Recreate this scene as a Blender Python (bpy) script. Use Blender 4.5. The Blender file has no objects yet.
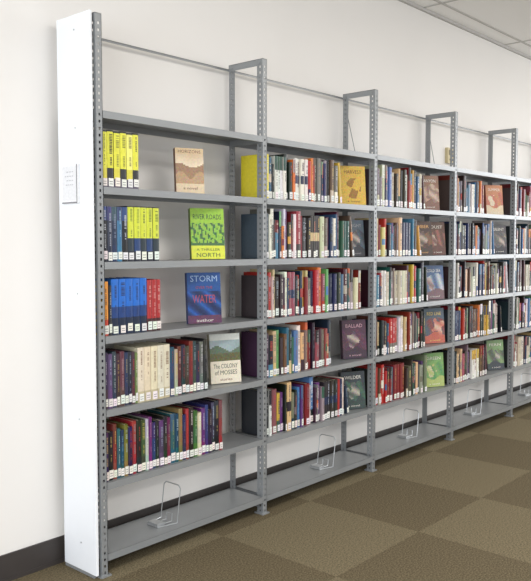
import bpy, math, random
from mathutils import Vector, Matrix
random.seed(11)
scene = bpy.context.scene
scene.view_settings.view_transform = 'Standard'
scene.view_settings.look = 'None'

def lin(c):
    return tuple(((v/255.0)/12.92 if v/255.0 <= 0.04045 else ((v/255.0+0.055)/1.055)**2.4) for v in c)

# ------------------------------------------------------------ materials
def base_mat(name, col=(200,200,200), rough=0.5, metal=0.0, noise=0.0, nscale=20, bump=0.0, bscale=200, spec=0.5):
    m = bpy.data.materials.new(name); m.use_nodes = True
    nt = m.node_tree; b = nt.nodes['Principled BSDF']
    b.inputs['Roughness'].default_value = rough
    b.inputs['Metallic'].default_value = metal
    b.inputs['Specular IOR Level'].default_value = spec
    l = lin(col)
    tc = nt.nodes.new('ShaderNodeTexCoord')
    n = nt.nodes.new('ShaderNodeTexNoise'); n.inputs['Scale'].default_value = nscale
    nt.links.new(tc.outputs['Object'], n.inputs['Vector'])
    r = nt.nodes.new('ShaderNodeValToRGB')
    r.color_ramp.elements[0].position = 0.3; r.color_ramp.elements[1].position = 0.7
    r.color_ramp.elements[0].color = (*[v*(1-noise) for v in l], 1)
    r.color_ramp.elements[1].color = (*[min(1, v*(1+noise)) for v in l], 1)
    nt.links.new(n.outputs['Fac'], r.inputs['Fac'])
    nt.links.new(r.outputs['Color'], b.inputs['Base Color'])
    if bump > 0:
        n2 = nt.nodes.new('ShaderNodeTexNoise'); n2.inputs['Scale'].default_value = bscale
        nt.links.new(tc.outputs['Object'], n2.inputs['Vector'])
        bp = nt.nodes.new('ShaderNodeBump'); bp.inputs['Strength'].default_value = bump
        bp.inputs['Distance'].default_value = 0.002
        nt.links.new(n2.outputs['Fac'], bp.inputs['Height'])
        nt.links.new(bp.outputs['Normal'], b.inputs['Normal'])
    return m

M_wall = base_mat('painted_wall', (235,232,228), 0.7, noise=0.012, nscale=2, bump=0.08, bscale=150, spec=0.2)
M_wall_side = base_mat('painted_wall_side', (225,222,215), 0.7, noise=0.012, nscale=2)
M_ceil = base_mat('ceiling_tile', (238,237,235), 0.9, noise=0.02, nscale=120, bump=0.2, bscale=220, spec=0.1)
M_tbar = base_mat('ceiling_tbar', (184,182,178), 0.6)
M_base = base_mat('rubber_baseboard', (60,55,53), 0.5, noise=0.05)
M_steel = base_mat('grey_painted_steel', (143,146,148), 0.34, metal=0.25, noise=0.03, nscale=8)
M_panel = base_mat('white_laminate', (236,239,243), 0.45, noise=0.005)
M_wire = base_mat('bookend_wire', (190,193,195), 0.3, metal=0.7)

def attr_mat(name, rough):
    m = bpy.data.materials.new(name); m.use_nodes = True
    nt = m.node_tree; b = nt.nodes['Principled BSDF']
    a = nt.nodes.new('ShaderNodeAttribute'); a.attribute_name = 'Col'
    tc = nt.nodes.new('ShaderNodeTexCoord')
    n = nt.nodes.new('ShaderNodeTexNoise'); n.inputs['Scale'].default_value = 90
    nt.links.new(tc.outputs['Object'], n.inputs['Vector'])
    mr = nt.nodes.new('ShaderNodeMapRange')
    mr.inputs['To Min'].default_value = 0.85; mr.inputs['To Max'].default_value = 1.12
    nt.links.new(n.outputs['Fac'], mr.inputs['Value'])
    vm = nt.nodes.new('ShaderNodeVectorMath'); vm.operation = 'SCALE'
    nt.links.new(a.outputs['Color'], vm.inputs[0]); nt.links.new(mr.outputs['Result'], vm.inputs['Scale'])
    nt.links.new(vm.outputs['Vector'], b.inputs['Base Color'])
    b.inputs['Roughness'].default_value = rough
    return m
M_book = attr_mat('printed_book', 0.38)
M_paper = attr_mat('printed_paper', 0.6)

# carpet tiles
M_carpet = bpy.data.materials.new('carpet_tiles'); M_carpet.use_nodes = True
nt = M_carpet.node_tree; b = nt.nodes['Principled BSDF']; b.inputs['Roughness'].default_value = 0.95
b.inputs['Specular IOR Level'].default_value = 0.1
tc = nt.nodes.new('ShaderNodeTexCoord'); mp = nt.nodes.new('ShaderNodeMapping')
T = 0.61
mp.inputs['Location'].default_value = (-1.205/T, 0.045/T, 0.5)
mp.inputs['Scale'].default_value = (1/T, 1/T, 1/T)
nd = nt.nodes.new('ShaderNodeTexNoise'); nd.inputs['Scale'].default_value = 60
nt.links.new(tc.outputs['Object'], nd.inputs['Vector'])
sub = nt.nodes.new('ShaderNodeVectorMath'); sub.operation='SUBTRACT'; sub.inputs[1].default_value=(0.5,0.5,0.5)
nt.links.new(nd.outputs['Color'], sub.inputs[0])
scl = nt.nodes.new('ShaderNodeVectorMath'); scl.operation='SCALE'; scl.inputs['Scale'].default_value=0.02
nt.links.new(sub.outputs['Vector'], scl.inputs[0])
add = nt.nodes.new('ShaderNodeVectorMath'); add.operation='ADD'
nt.links.new(tc.outputs['Object'], add.inputs[0]); nt.links.new(scl.outputs['Vector'], add.inputs[1])
nt.links.new(add.outputs['Vector'], mp.inputs['Vector'])
ck = nt.nodes.new('ShaderNodeTexChecker'); ck.inputs['Scale'].default_value = 1.0
ck.inputs['Color1'].default_value = (*lin((101,91,71)), 1)
ck.inputs['Color2'].default_value = (*lin((116,106,84)), 1)
nt.links.new(mp.outputs['Vector'], ck.inputs['Vector'])
nz = nt.nodes.new('ShaderNodeTexNoise'); nz.inputs['Scale'].default_value = 150; nz.inputs['Detail'].default_value = 3
nt.links.new(tc.outputs['Object'], nz.inputs['Vector'])
mr = nt.nodes.new('ShaderNodeMapRange'); mr.inputs['From Min'].default_value = 0.3; mr.inputs['From Max'].default_value = 0.7
mr.inputs['To Min'].default_value = 0.5; mr.inputs['To Max'].default_value = 1.46
nt.links.new(nz.outputs['Fac'], mr.inputs['Value'])
vm = nt.nodes.new('ShaderNodeVectorMath'); vm.operation = 'SCALE'
nt.links.new(ck.outputs['Color'], vm.inputs[0]); nt.links.new(mr.outputs['Result'], vm.inputs['Scale'])
nt.links.new(vm.outputs['Vector'], b.inputs['Base Color'])
bp = nt.nodes.new('ShaderNodeBump'); bp.inputs['Strength'].default_value = 0.5; bp.inputs['Distance'].default_value = 0.004
nt.links.new(nz.outputs['Fac'], bp.inputs['Height']); nt.links.new(bp.outputs['Normal'], b.inputs['Normal'])

# ------------------------------------------------------------ mesh builder
class MB:
    def __init__(s): s.v=[]; s.f=[]; s.c=[]; s.M=None
    def poly(s, pts, col=(200,200,200)):
        i=len(s.v)
        for p in pts:
            p=Vector(p)
            s.v.append(tuple(s.M@p) if s.M is not None else tuple(p))
        s.f.append(tuple(range(i,i+len(pts)))); s.c.append(lin(col))
    def box(s,x0,x1,y0,y1,z0,z1,col=(200,200,200)):
        P=lambda a,b_,c:(a,b_,c)
        s.poly([P(x0,y0,z0),P(x1,y0,z0),P(x1,y0,z1),P(x0,y0,z1)],col)
        s.poly([P(x1,y1,z0),P(x0,y1,z0),P(x0,y1,z1),P(x1,y1,z1)],col)
        s.poly([P(x0,y1,z0),P(x0,y0,z0),P(x0,y0,z1),P(x0,y1,z1)],col)
        s.poly([P(x1,y0,z0),P(x1,y1,z0),P(x1,y1,z1),P(x1,y0,z1)],col)
        s.poly([P(x0,y0,z1),P(x1,y0,z1),P(x1,y1,z1),P(x0,y1,z1)],col)
        s.poly([P(x0,y1,z0),P(x1,y1,z0),P(x1,y0,z0),P(x0,y0,z0)],col)
    def tube(s,p,q,r,n=8,col=(200,200,200)):
        p=Vector(p);q=Vector(q);d=(q-p).normalized()
        a=d.orthogonal().normalized();b_=d.cross(a)
        R=[(a*math.cos(2*math.pi*i/n)+b_*math.sin(2*math.pi*i/n))*r for i in range(n)]
        for i in range(n):
            j=(i+1)%n
            s.poly([p+R[i],p+R[j],q+R[j],q+R[i]],col)
        s.poly([p+R[i] for i in range(n)][::-1],col); s.poly([q+R[i] for i in range(n)],col)
    def path(s,pts,r,n=8,col=(200,200,200)):
        for a,b_ in zip(pts[:-1],pts[1:]): s.tube(a,b_,r,n,col)
    def obj(s,name,mat,parent=None,weld=False):
        me=bpy.data.meshes.new(name); me.from_pydata(s.v,[],s.f); me.update()
        at=me.color_attributes.new('Col','FLOAT_COLOR','CORNER')
        buf=[]
        for f,c in zip(s.f,s.c): buf += [c[0],c[1],c[2],1.0]*len(f)
        at.data.foreach_set('color',buf)
        me.materials.append(mat)
        o=bpy.data.objects.new(name,me); scene.collection.objects.link(o)
        if parent: o.parent=parent
        return o

def empty(name,loc=(0,0,0)):
    e=bpy.data.objects.new(name,None); e.location=(0,0,0); scene.collection.objects.link(e); return e

# ------------------------------------------------------------ room
X0,X1,Y0,YW,H=-5.0,8.0,-6.5,0.25,2.80
m=MB(); m.box(X0,X1,Y0,YW,-0.1,0.0); m.obj('floor',M_carpet)
m=MB(); m.box(X0,X1,YW,YW+0.12,0,H+0.1); m.obj('wall_back',M_wall)
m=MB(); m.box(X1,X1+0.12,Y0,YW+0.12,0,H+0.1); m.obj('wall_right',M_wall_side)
m=MB(); m.box(X0,X1,Y0,YW,H,H+0.1); m.obj('ceiling',M_ceil)
m=MB(); m.box(X0,X1,YW-0.008,YW,0,0.105); m.box(X0,X1,YW-0.011,YW,0,0.015); m.obj('baseboard_back',M_base)
m=MB()
m.box(X0,X1,YW-0.020,YW,H-0.020,H-0.0005)
for j in range(0,11):
    y=0.10-0.61*j
    m.box(X0,X1,y-0.009,y+0.009,H-0.005,H-0.0005)
for i in range(0,11):
    x=-4.6+1.22*i
    m.box(x-0.008,x+0.008,Y0,YW-0.022,H-0.004,H-0.0005)
m.obj('trim_1',M_tbar)

# ------------------------------------------------------------ shelving
W=0.914; D=0.215; TOP=2.11; NB=7
LEV=[0.085,0.36,0.64,0.92,1.20,1.48,1.76]

def perf_strip(m, org, u, wv, width, z0, z1, pitch=0.0254, hole=0.010, cols=1):
    org=Vector(org); u=Vector(u); n=int((z1-z0)/pitch)
    th=Vector(wv)*0.002
    def P(a,z,k=0): return org+u*a+Vector((0,0,z))+th*k
    cw=width/cols
    for side in (0,1):
        for c in range(cols):
            a0=c*cw; a1=a0+cw; h0=(a0+a1)/2-hole*0.4; h1=(a0+a1)/2+hole*0.4
            def q(aa,ab,za,zb):
                pts=[P(aa,za,side),P(ab,za,side),P(ab,zb,side),P(aa,zb,side)]
                m.poly(pts)
            q(a0,h0,z0,z1); q(h1,a1,z0,z1)
            z=z0
            for i in range(n):
                zc=z0+(i+0.5)*pitch
                q(h0,h1,z,zc-hole*0.5)
                z=zc+hole*0.5
            q(h0,h1,z,z1)

def upright(name,xk,parent):
    m=MB(); xs=xk-0.009; z0=0.004; fw=0.028; sw=0.036
    perf_strip(m,(xs,0.0,0),(1,0,0),(0,1,0),fw,z0,TOP)
    perf_strip(m,(xs,0.0,0),(0,1,0),(1,0,0),sw,z0,TOP)
    perf_strip(m,(xs,D,0),(1,0,0),(0,-1,0),fw,z0,TOP)
    perf_strip(m,(xs,D,0),(0,-1,0),(1,0,0),sw,z0,TOP)
    m.box(xs+fw-0.002,xs+fw,0.0,0.010,z0,TOP)
    m.box(xs+fw-0.002,xs+fw,D-0.010,D,z0,TOP)
    m.box(xs-0.002,xs+0.0,0.0,D,TOP-0.030,TOP)
    m.box(xs-0.002,xs+fw,0.0,D,TOP-0.002,TOP)
    m.box(xs+0.002,xs+0.005,0.03,D-0.03,0.03,0.07)
    for y in (0.0,D-0.045):
        m.box(xs-0.006,xs+0.040,y-0.006,y+0.05,0,0.006)
    for y in (0.02,D-0.02):
        m.tube((xs-0.006,y,TOP-0.018),(xs-0.001,y,TOP-0.018),0.006)
    m.obj(name,M_steel,parent)

def shelf(name,x0,x1,z,parent):
    m=MB(); lip=0.027
    m.box(x0,x1,0.002,D-0.004,z-0.003,z)
    m.box(x0,x1,0.000,0.004,z-lip,z)
    m.box(x0,x1,0.004,0.016,z-lip,z-lip+0.002)
    m.box(x0,x1,D-0.006,D-0.003,z-lip,z)
    m.box(x0,x0+0.002,0.002,D-0.004,z-lip,z)
    m.box(x1-0.002,x1,0.002,D-0.004,z-lip,z)
    return m.obj(name,M_steel,parent)

for k in range(NB):
    e=empty('metal_bookshelf')
    x=k*W
    upright('upright_left',x,e)
    if k==NB-1: upright('upright_right',x+W,e)
    for i,z in enumerate(LEV):
        shelf('shelf_%d'%(i+1),x+0.020,x+W-0.010,z,e)
    m=MB()
    m.box(x-0.009,x+W-0.009,D+0.001,D+0.003,TOP-0.028,TOP-0.018)
    m.box(x-0.009,x+W-0.009,D+0.001,D+0.008,TOP-0.020,TOP-0.018)
    m.obj('rear_tie_bar',M_steel,e)
    if k in (2,3):
        m=MB(); m.tube((x-0.005,D-0.01,TOP-0.05),(x+0.12,D-0.004,1.763),0.002); m.obj('brace_rod',M_steel,e)

# end panel
e=empty('shelf_end_panel')
m=MB(); m.box(-0.032,-0.020,0.004,0.214,0.012,2.115); o=m.obj('panel_board',M_panel,e)
bv=o.modifiers.new('w','WELD'); bv.merge_threshold=0.0001
bv=o.modifiers.new('b','BEVEL'); bv.width=0.002; bv.segments=2
m=MB()
for z in (0.12,0.6,1.08,1.7,2.06):
    for y in (0.10,): m.tube((-0.0333,y,z),(-0.0317,y,z),0.0035,10)
m.obj('panel_screws',M_wire,e)
m=MB(); m.box(-0.031,-0.021,0.02,0.21,0.0,0.012)
m.obj('panel_foot',M_steel,e)

# shelf sign on panel
m=MB()
sy0,sy1=0.076,0.174
m.box(-0.044,-0.0325,sy0,sy1,1.42,1.565,(236,236,238))
m.box(-0.0455,-0.044,sy0+0.006,sy1-0.006,1.432,1.558,(226,227,230))
for i in range(4):
    z=1.535-i*0.016; y=sy0+0.022
    while y<sy1-0.03:
        w=random.uniform(0.006,0.014); m.box(-0.0459,-0.0455,y,min(y+w,sy1-0.022),z,z+0.004,(186,187,192)); y+=w+0.005
m.box(-0.0445,-0.044,sy0,sy0+0.004,1.42,1.565,(100,100,105))  # grey side and bottom strips paint in the sign's shadow
m.box(-0.0445,-0.044,sy0+0.004,sy1,1.42,1.425,(130,130,135))
m.obj('shelf_sign',M_paper)

m=MB(); m.box(3.06,3.14,YW-0.022,YW-0.0003,1.83,1.935,(205,190,150)); m.box(3.075,3.125,YW-0.026,YW-0.022,1.885,1.92,(140,130,105)); m.box(3.085,3.115,YW-0.025,YW-0.022,1.85,1.86,(120,110,90))
m.obj('wall_thermostat',M_paper)

# ------------------------------------------------------------ books
def jit(c,a=10): return tuple(max(0,min(255,v+random.uniform(-a,a))) for v in c)
def lum(c): return 0.3*c[0]+0.59*c[1]+0.11*c[2]
def mix(a,b_,t): return tuple(a[i]*(1-t)+b_[i]*t for i in range(3))

def book(m,x,th,h,d,y,z,col,segs=None,txt=None,label=True,lean=0,txtz=None):
    m.M=Matrix.Translation((x,y,z))@Matrix.Rotation(lean,4,'Y')
    t=0.0022; s=0.0045
    if segs is None: segs=[(0,1,col)]
    prof=[(0,s),(th*0.18,0.0009),(th*0.36,0),(th*0.64,0),(th*0.82,0.0009),(th,s)]
    for a,b_,c in segs:
        for p,q in zip(prof[:-1],prof[1:]):
            m.poly([(p[0],p[1],a*h),(q[0],q[1],a*h),(q[0],q[1],b_*h),(p[0],p[1],b_*h)],c)
    topc=segs[-1][2]
    m.poly([(p[0],p[1],h) for p in prof],topc)
    m.box(0,t,s,d,0,h,col); m.box(th-t,th,s,d,0,h,col)
    m.box(t,th-t,s,d-0.004,0.003,h-0.0035,(222,212,190))
    e=-0.0004
    if label:
        lz=0.004+random.uniform(0,0.006); lh=random.uniform(0.026,0.034)
        lx0,lx1=(th*0.5-0.0115,th*0.5+0.0115) if th>0.025 else (th*0.06,th*0.94)
        lc=jit((230,229,225),8)
        m.poly([(lx0,e,lz),(lx1,e,lz),(lx1,e,lz+lh),(lx0,e,lz+lh)],lc)
        for i in range(2):
            zz=lz+lh*(0.25+0.3*i)
            m.poly([(lx0+0.004,e*2,zz),(lx1-0.004,e*2,zz),(lx1-0.004,e*2,zz+lh*0.08),(lx0+0.004,e*2,zz+lh*0.08)],(120,120,125))
    if txt:
        k_=random.uniform(0.4,0.9)
        tcol=mix(segs[len(segs)//2][2],txt,k_)
        za=random.uniform(0.25,0.5)*h if txtz is None else txtz[0]*h; zb=random.uniform(0.85,0.94)*h if txtz is None else txtz[1]*h
        cx=th*0.5; hw=th*random.uniform(0.10,0.26); zz=zb
        gap=random.uniform(0.4,0.62); gw=random.uniform(0.06,0.25)
        while zz>za:
            g=random.uniform(0.002,0.005)
            fr=(zb-zz)/(zb-za)
            if not (gap<fr<gap+gw) and random.random()>0.14:
                hh=hw if fr<gap else hw*0.65
                m.poly([(cx-hh,e,zz-g),(cx+hh,e,zz-g),(cx+hh,e,zz),(cx-hh,e,zz)],tcol)
            zz-=g+random.uniform(0.0012,0.0025)
    m.M=None

PAL=[((24,24,28),12),((44,38,38),8),((30,42,76),9),((118,28,34),6),((172,38,36),7),((196,188,168),7),((224,222,215),12),((90,68,54),6),
     ((50,90,126),6),((44,84,70),4),((112,108,102),6),((196,160,64),3),((208,108,50),3),((88,50,104),3),((76,122,166),5),((152,144,134),5),((206,180,134),4),((64,26,38),4),((140,66,78),3),((104,150,100),2)]
PC=[p[0] for p in PAL]; PW=[p[1] for p in PAL]
TXT=[(226,221,212),(205,180,95),(226,226,226),(180,60,50),(160,180,195),(130,130,130)]
def rnd_book(m,x,y,z,th=None,hm=0.205,lean=0,series=None):
    c=jit(series[0],6) if series else jit(random.choices(PC,PW)[0],12)
    th=(series[1] if series else None) or th or random.choice([random.uniform(0.010,0.018),random.uniform(0.016,0.026),random.uniform(0.022,0.036)])
    h=series[2] if series else min(0.238,max(0.155,random.gauss(hm,0.020)))
    segs=None
    r=random.random() if not series else series[3]
    c2=jit(series[4],6) if series else jit(random.choices(PC,PW)[0],12)
    if r<0.18: a=0.68; segs=[(0,a,c),(a,1,c2)]
    elif r<0.34: a=0.3; segs=[(0,a,c2),(a,1,c)]
    elif r<0.44: segs=[(0,.4,c),(.4,.6,c2),(.6,1,c)]
    tx=random.choice(TXT) if lum(c)<120 else random.choice([(50,50,55),(110,45,45),(50,60,90)])
    if random.random()<0.12: tx=None
    if lean: x=x+h*math.sin(lean)+0.001
    book(m,x,th,h,random.uniform(0.130,0.16),y+random.choice([0,0.002,0.005,0.010,0.016]),z,c,segs,tx,label=random.random()<0.93,lean=-lean)
    return x+th

BK=(22,22,26)
def S(m,x,y,z,th,h,col,segs=None,txt=(225,225,225),**k):
    book(m,x,th,h,0.152,y+random.uniform(0,0.004),z,col,segs,txt,**k); return x+th+0.0006

def fill(m,x,xe,y,z,first=None,hm=0.205,leaner=True):
    if first:
        c,th,h=first
        x=S(m,x,y,z,th,h,c)
    ser=0; sr=None
    while x<xe-0.012:
        if ser<=0 and random.random()<0.10:
            ser=random.randint(2,4)
            sr=(random.choices(PC,PW)[0],random.uniform(0.016,0.03),random.uniform(0.19,0.22),random.random(),random.choices(PC,PW)[0])
        x=rnd_book(m,x,y,z,hm=hm,series=sr if ser>0 else None)+random.choice([0.0005,0.0005,0.001,0.003])
        ser-=1
    if leaner:
        x=rnd_book(m,x,y,z,th=random.uniform(0.012,0.02),hm=0.195,lean=math.radians(random.uniform(4,9)))
    return x

YB=0.014
def shelf_z(r): return LEV[6-r]+0.0006
ends={0:[0.205,0.31,0.315,0.57,0.66],
      1:[0.585,0.70,0.80,0.56,0.68],
      2:[0.53,0.47,0.60,0.60,0.61],
      3:[0.44,0.58,0.80,0.72,0.55],
      4:[0.60,0.47,0.7,0.58,0.62],
      5:[0.58,0.6,0.48,0.7,0.6],
      6:[0.5,0.57,0.6,0.5,0.6]}
firsts={(1,1):((222,206,50),0.032,0.205),(1,2):((66,80,92),0.03,0.21),(1,3):((52,44,48),0.03,0.2),(1,4):((66,38,66),0.03,0.21),(1,5):((40,44,50),0.03,0.215)}
for k in range(2,NB):
    for r,c in zip(range(1,6),((70,60,54),(38,38,44),(64,30,36),(40,50,66),(50,48,46))):
        firsts[(k,r)]=(jit(c,8),0.024,0.205)
for k in range(NB):
    for r in range(1,6):
        m=MB(); x=k*W+0.024; z=shelf_z(r); y=YB; xe=k*W+ends[k][r-1]
        if k==0 and r==1:
            Y_=(222,220,66)
            for i in range(6):
                th=0.029
                lo=(40,40,44) if i%2 else (215,205,70)
                x=S(m,x,y,z,th,0.212+0.003*(i%2),BK,[(0,0.16,(90,80,100)),(0.16,0.34,lo),(0.34,0.97,Y_ if i!=4 else (236,232,120)),(0.97,1,BK)],BK,txtz=(0.38,0.93))
        elif k==0 and r==2:
            cols=[(20,20,26),(26,34,60),(22,40,70),(48,110,150),(18,22,30),(44,60,90)]
            for c in cols[:5]:
                x=S(m,x,y,z,random.uniform(0.02,0.029),0.208,c,[(0,0.3,jit(c)),(0.3,0.75,c),(0.75,1,jit((50,70,110),20))],(210,215,225))
            for i in range(5):
                x=S(m,x,y,z,0.031,0.214,(24,30,50),[(0,0.18,(24,26,40)),(0.18,0.42,(30,60,110) if i%2 else (36,50,60)),(0.42,0.98,(206,214,60)),(0.98,1,(40,40,40))],(60,80,30),txtz=(0.45,0.95))
        elif k==0 and r==3:
            x=S(m,x,y,z,0.026,0.205,(226,196,60),[(0,0.3,(190,60,40)),(0.3,1,(228,150,50))],(60,30,20))
            x=S(m,x,y,z,0.014,0.19,(40,40,44))
            for i in range(5):
                x=S(m,x,y,z,0.034,0.213,(24,96,180),[(0,0.3,(20,34,60)),(0.3,0.5,(26,60,120)),(0.5,1,(28,104,196))],(20,40,90))
            for i in range(3):
                x=S(m,x,y,z,0.023,0.205,(166,30,34),[(0,0.25,(60,20,24)),(0.25,1,(166,34,36))],(216,190,180))
        elif k==0 and r==4:
            cs=[(60,44,84),(90,70,110),(44,60,70),(60,34,50),(92,44,58),(36,50,84),(30,36,50),(70,44,58)]
            for c in cs: x=S(m,x,y,z,random.uniform(0.015,0.022),random.uniform(0.2,0.222),c,[(0,0.35,jit(c,18)),(0.35,1,c)],random.choice(TXT))
            x=S(m,x,y,z,0.012,0.2,(110,130,74))
            for i in range(5): x=S(m,x,y,z,0.033,0.218,(210,202,174),[(0,0.2,(190,178,146)),(0.2,1,jit((216,208,182),5))],(120,90,70))
            for c in [(40,66,100),(170,160,140),(90,40,40),(36,34,40),(70,60,50),(110,34,34),(50,66,60),(30,30,56),(100,100,100),(26,26,30)]:
                if x<xe-0.01: x=S(m,x,y,z,random.uniform(0.016,0.024),random.uniform(0.19,0.22),c,[(0,0.35,jit(c,16)),(0.35,0.7,c),(0.7,1,jit(c,20))],random.choice(TXT))
        elif k==0 and r==5:
            cs=[(66,50,84),(30,30,40),(120,40,48),(40,90,90),(28,60,84),(128,116,62),(40,32,60),(150,42,40),(24,24,30),(60,94,60),(190,182,166),(94,36,94),(40,52,104),(28,28,34)]
            i=0
            while x<xe-0.012:
                c=jit(cs[i%len(cs)],12); i+=1
                x=S(m,x,y,z,random.uniform(0.014,0.026),random.uniform(0.185,0.222),c,[(0,0.3,jit(c,20)),(0.3,0.65,c),(0.65,1,jit(c,24))],random.choice(TXT))
        else:
            fill(m,x,xe,y,z,firsts.get((k,r)),hm=0.203,leaner=((k*3+r*2)%5 in (0,2,3)))
        m.obj('row_of_books',M_book)

def text_mesh(s):
    cu=bpy.data.curves.new('t','FONT'); cu.body=s; cu.size=1.0; cu.resolution_u=2
    o=bpy.data.objects.new('t',cu); scene.collection.objects.link(o)
    bpy.context.view_layer.update()
    dg=bpy.context.evaluated_depsgraph_get(); me=o.evaluated_get(dg).to_mesh()
    vs=[v.co.copy() for v in me.vertices]; fs=[tuple(p.vertices) for p in me.polygons]
    o.evaluated_get(dg).to_mesh_clear(); bpy.data.objects.remove(o); bpy.data.curves.remove(cu)
    return vs,fs
def put_text(m,s,cx,z,width,maxh,col,e=-0.0009):
    vs,fs=text_mesh(s)
    if not vs: return
    xa=min(v.x for v in vs);xb=max(v.x for v in vs);ya=min(v.y for v in vs);yb=max(v.y for v in vs)
    sx=width/(xb-xa); sy=min(maxh/(yb-ya),sx*1.8)
    for f in fs: m.poly([(cx+(vs[i].x-(xa+xb)/2)*sx,e,z+(vs[i].y-ya)*sy) for i in f],col)

def face_book(x,z,w,h,rot,art,spine,texts,y=0.055,th=0.026,lean=0.10):
    m=MB()
    m.M=Matrix.Translation((x,y,z+th*math.sin(lean)+0.0004))@Matrix.Rotation(-rot,4,'Z')@Matrix.Rotation(-lean,4,'X')
    t=0.0025
    m.box(-w/2,w/2,0,t,0,h,spine); m.box(-w/2,w/2,th-t,th,0,h,spine)
    m.box(-w/2,-w/2+t,0,th,0,h,spine)
    m.box(-w/2+t,w/2-0.004,t,th-t,0.004,h-0.004,(225,216,196))
    nx,nz=26,38
    for i in range(nx):
        for j in range(nz):
            u=(i+.5)/nx; v=(j+.5)/nz
            c=art(u,v)
            x0=-w/2+w*i/nx;x1=-w/2+w*(i+1)/nx;z0=h*j/nz;z1=h*(j+1)/nz
            m.poly([(x0,-0.0004,z0),(x1,-0.0004,z0),(x1,-0.0004,z1),(x0,-0.0004,z1)],c)
    for (s,tz,tw,th_,tcx,tc_) in texts:
        put_text(m,s,tcx*w,tz*h,tw*w,th_*h,tc_)
    m.box(-0.02,0.02,th,th+0.002,0.004,h*0.6,(60,60,60))
    m.M=None
    m.obj('face_out_book',M_book)

def a_sepia(u,v):
    if v>0.88: return jit((206,180,140),6)
    hz=0.62+0.05*math.sin(u*6+1)
    if v>hz: return jit(mix((224,208,180),(190,160,124),(v-hz)*2.5),5)
    if v>0.40+0.08*math.sin(u*9): return jit((150,116,88),10)
    if v>0.2: return jit((176,144,110),12)
    return jit((212,192,160),6)
def a_green(u,v):
    if v>0.72: return jit((150,194,60),6)
    if v>0.32:
        n=math.sin(u*31+v*9)+math.sin(v*43+u*25)+math.sin(u*57-v*21)
        return jit((60,104,62) if n>0.5 else (140,184,70),12)
    if v>0.26: return jit((70,110,66),10)
    return jit((212,218,70),6)
def a_blue(u,v):
    if v>0.62: return jit((22,74,140),6)
    if v>0.16: return jit(mix((30,90,170),(12,34,80),abs(math.sin(u*6+v*10))),8)
    return jit((90,50,80),8)
def a_moose(u,v):
    if v>0.46:
        if v>0.88: return (216,220,214)
        hz=0.70+0.06*math.sin(u*7)
        if v>hz: return jit(mix((176,192,200),(140,158,160),u),5)
        if v>0.6: return jit((92,110,92),10)
        return jit((92,92,58),14)
    return jit((222,214,194),4)
def a_gold(u,v):
    n=math.sin(u*13+v*5)+math.sin(v*17-u*6)
    d=math.hypot(u-.5,(v-.42)*1.1)
    return jit((156,116,60) if (d<0.3 and n>0) else (214,178,80),14)
def mk(top,mid,bot,amp=14):
    ph=random.uniform(0,6); f1=random.uniform(5,11); f2=random.uniform(8,16); ra=random.uniform(0.16,0.26); rx=random.uniform(.3,.7)
    g=lambda c: mix(mix(c,(lum(c),)*3,0.12),(205,200,190),0.16)
    top,mid,bot=g(top),g(mid),g(bot)
    def f(u,v):
        w=0.06*math.sin(u*f1+ph)
        d=math.hypot(u-rx,(v-.46)*1.2)+0.06*math.sin(u*17+v*13)+0.05*math.sin(v*23-u*9)
        if d<ra: return jit(mix(bot,(220,204,186),0.45+0.3*math.sin(v*20+u*8)),amp)
        if v>0.70+w: return jit(top,amp*0.5)
        if v>0.26+w: return jit(mix(mid,top,0.5+0.5*math.sin(u*f2+v*f1+ph)),amp)
        return jit(bot,amp*0.6)
    return f
LT=(226,222,212)
R=math.radians
face_book(0.508,shelf_z(1),0.125,0.192,R(24),a_sepia,(120,80,50),[('HORIZONS',0.89,0.8,0.07,0,(100,54,40)),('a novel',0.08,0.5,0.06,0,(90,50,30))])
face_book(0.612,shelf_z(2),0.155,0.222,R(24),a_green,(90,110,40),[('RIVER ROADS',0.78,0.84,0.10,0,(30,60,54)),('A THRILLER',0.16,0.7,0.05,0,(60,90,50)),('NORTH',0.04,0.7,0.08,0,(40,74,56))])
face_book(0.590,shelf_z(3),0.155,0.222,R(24),a_blue,(20,50,110),[('STORM',0.82,0.8,0.12,0,(150,176,210)),('OVER THE',0.68,0.5,0.05,0,(150,60,70)),('WATER',0.40,0.7,0.16,0,(160,70,84)),('author',0.03,0.5,0.06,0,LT)])
face_book(0.720,shelf_z(4),0.150,0.222,R(20),a_moose,(200,190,160),[('The COLONY',0.30,0.8,0.09,0,(50,66,56)),('of MOSSES',0.17,0.74,0.09,0,(50,66,56)),('stories',0.05,0.4,0.05,0,(120,70,50))])
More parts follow.
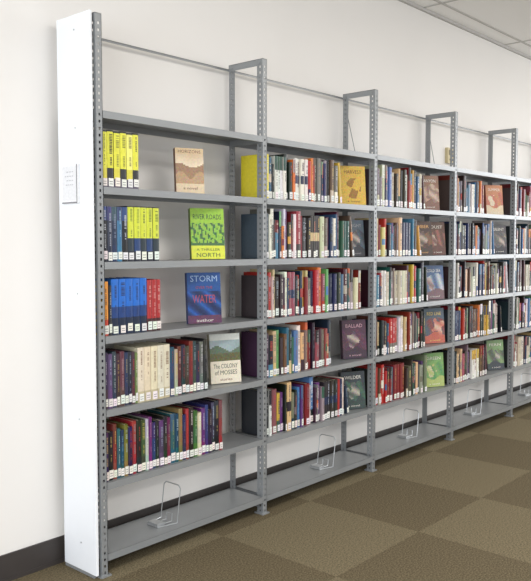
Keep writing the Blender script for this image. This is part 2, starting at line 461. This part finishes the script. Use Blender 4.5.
specs=[
 (1,1,0.790,0.15,0.21,a_gold,(170,120,40),'HARVEST',(90,40,30)),
 (1,2,0.822,0.12,0.20,mk((50,70,90),(30,34,44),(24,28,40)),(24,28,40),'NIGHT',(150,150,150)),
 (1,4,0.812,0.15,0.212,mk((60,24,50),(80,30,56),(40,20,40)),(50,20,44),'BALLAD',(200,160,170)),
 (1,5,0.805,0.15,0.205,mk((30,40,50),(40,86,64),(30,50,50)),(24,36,40),'WILDER',LT),
 (2,1,0.69,0.155,0.215,mk((130,84,60),(190,156,136),(120,76,64)),(90,50,40),'CANYON',LT),
 (2,2,0.62,0.145,0.21,mk((60,40,36),(120,76,50),(60,44,40)),(50,30,30),'EMBER',(220,170,110)),
 (2,2,0.80,0.13,0.21,mk((80,50,40),(150,80,70),(90,50,44)),(60,30,30),'DUST',LT),
 (2,3,0.77,0.155,0.215,mk((60,90,140),(190,196,206),(110,80,90)),(50,70,120),'COLD SEA',LT),
 (2,4,0.78,0.155,0.222,mk((60,80,100),(130,50,50),(190,80,60)),(40,50,60),'RED LINE',(225,196,110)),
 (2,5,0.78,0.15,0.215,mk((110,165,80),(70,140,70),(165,185,90)),(60,110,50),'GREEN',LT),
 (3,1,0.70,0.155,0.21,mk((200,120,76),(190,90,70),(220,196,160)),(150,70,40),'SUMMER',LT),
 (3,2,0.79,0.14,0.21,mk((70,70,76),(110,100,94),(40,40,50)),(40,40,40),'SILENT',LT),
 (3,5,0.76,0.155,0.215,mk((110,150,90),(60,70,60),(40,50,60)),(40,60,50),'FERN',LT),
 (4,1,0.77,0.155,0.21,mk((70,90,130),(170,170,170),(60,70,100)),(40,60,90),'TIDES',LT),
 (4,2,0.67,0.155,0.21,mk((160,56,50),(90,50,50),(60,34,36)),(90,30,30),'CROWN',LT),
 (4,4,0.78,0.155,0.21,mk((200,190,160),(130,120,100),(180,164,130)),(160,140,100),'FIELDS',(60,30,20)),
 (5,1,0.77,0.155,0.21,mk((40,110,110),(30,60,80),(30,40,60)),(30,60,70),'HARBOR',LT),
 (5,3,0.70,0.155,0.21,mk((210,150,50),(150,70,40),(60,30,30)),(120,60,30),'MESA',LT),
 (6,2,0.77,0.155,0.21,mk((60,60,110),(120,90,130),(40,30,60)),(50,40,80),'DUSK',LT),
]
for k,r,x,w,h,art,sp,t,tcx in specs:
    face_book(k*W+x,shelf_z(r),w,h,R(random.uniform(20,28)) if w>0.125 else R(14),art,sp,[(t,0.80,0.7,0.09,0,tcx),('a novel',0.06,0.5,0.05,0,tcx)])

for k,xx in ((0,0.41),(1,0.60),(2,0.55),(3,0.5),(4,0.5),(5,0.5),(6,0.5)):
    m=MB(); x=k*W+xx; z=LEV[0]+0.003; r=0.0022
    y0,y1=0.045,0.150; h=0.155
    m.path([(x-0.09,y0+0.02,z),(x,y0,z),(x+0.02,y0,z+h-0.012),(x+0.021,y0+0.012,z+h),(x+0.021,y1-0.012,z+h),(x+0.02,y1,z+h-0.012),(x,y1,z),(x-0.09,y1-0.02,z),(x-0.09,y0+0.02,z)],r)
    m.path([(x-0.088,y0+0.035,z),(x,y0+0.035,z),(x+0.004,y0+0.035,z+0.03),(x+0.004,y1-0.035,z+0.03),(x,y1-0.035,z),(x-0.088,y1-0.035,z)],r)
    m.box(x-0.09,x-0.05,y0+0.022,y1-0.022,z-0.002,z+0.012)
    m.obj('wire_bookend',M_wire)

# ------------------------------------------------------------ lights
def area(name,loc,rot,sx,sy,power,col):
    L=bpy.data.lights.new(name,'AREA'); L.shape='RECTANGLE'; L.size=sx; L.size_y=sy; L.energy=power; L.color=col
    o=bpy.data.objects.new(name,L); o.location=loc; o.rotation_euler=rot; scene.collection.objects.link(o); return o
for i,x in enumerate((-2.5,0.5,3.5,6.2)):
    for y in (-1.9,-4.4):
        e=empty('ceiling_light_fixture')
        m=MB(); m.box(x-0.61,x+0.61,y-0.31,y+0.31,H-0.03,H-0.001,(230,230,230)); m.obj('housing',M_panel,e)
        a=area('lamp',(x,y,H-0.035),(0,0,0),1.15,0.56,32,(1.0,0.96,0.91)); a.parent=e
a=area('right_fill_light',(-4.9,-2.6,1.5),(0,R(-90),0),2.2,4.5,170,(0.86,0.92,1.0))
a=area('right_fill_light',(7.9,-2.8,1.6),(0,R(90),0),2.2,4.0,130,(0.92,0.95,1.0))  # added fill light, no window modelled here; brightens the far right bays

w=bpy.data.worlds.new('World'); scene.world=w; w.use_nodes=True
bg=w.node_tree.nodes['Background']; bg.inputs['Color'].default_value=(0.95,0.97,1.0,1); bg.inputs['Strength'].default_value=1.2

# ------------------------------------------------------------ camera
cam=bpy.data.cameras.new('Camera'); co=bpy.data.objects.new('Camera',cam); scene.collection.objects.link(co); scene.camera=co
cam.sensor_width=36; cam.lens=760/581*36
co.location=(-1.70,-2.337,1.26)
al=math.radians(41.7); p=math.radians(3.35)
d=Vector((math.cos(al)*math.cos(p),math.sin(al)*math.cos(p),-math.sin(p)))
co.rotation_euler=d.to_track_quat('-Z','Y').to_euler()
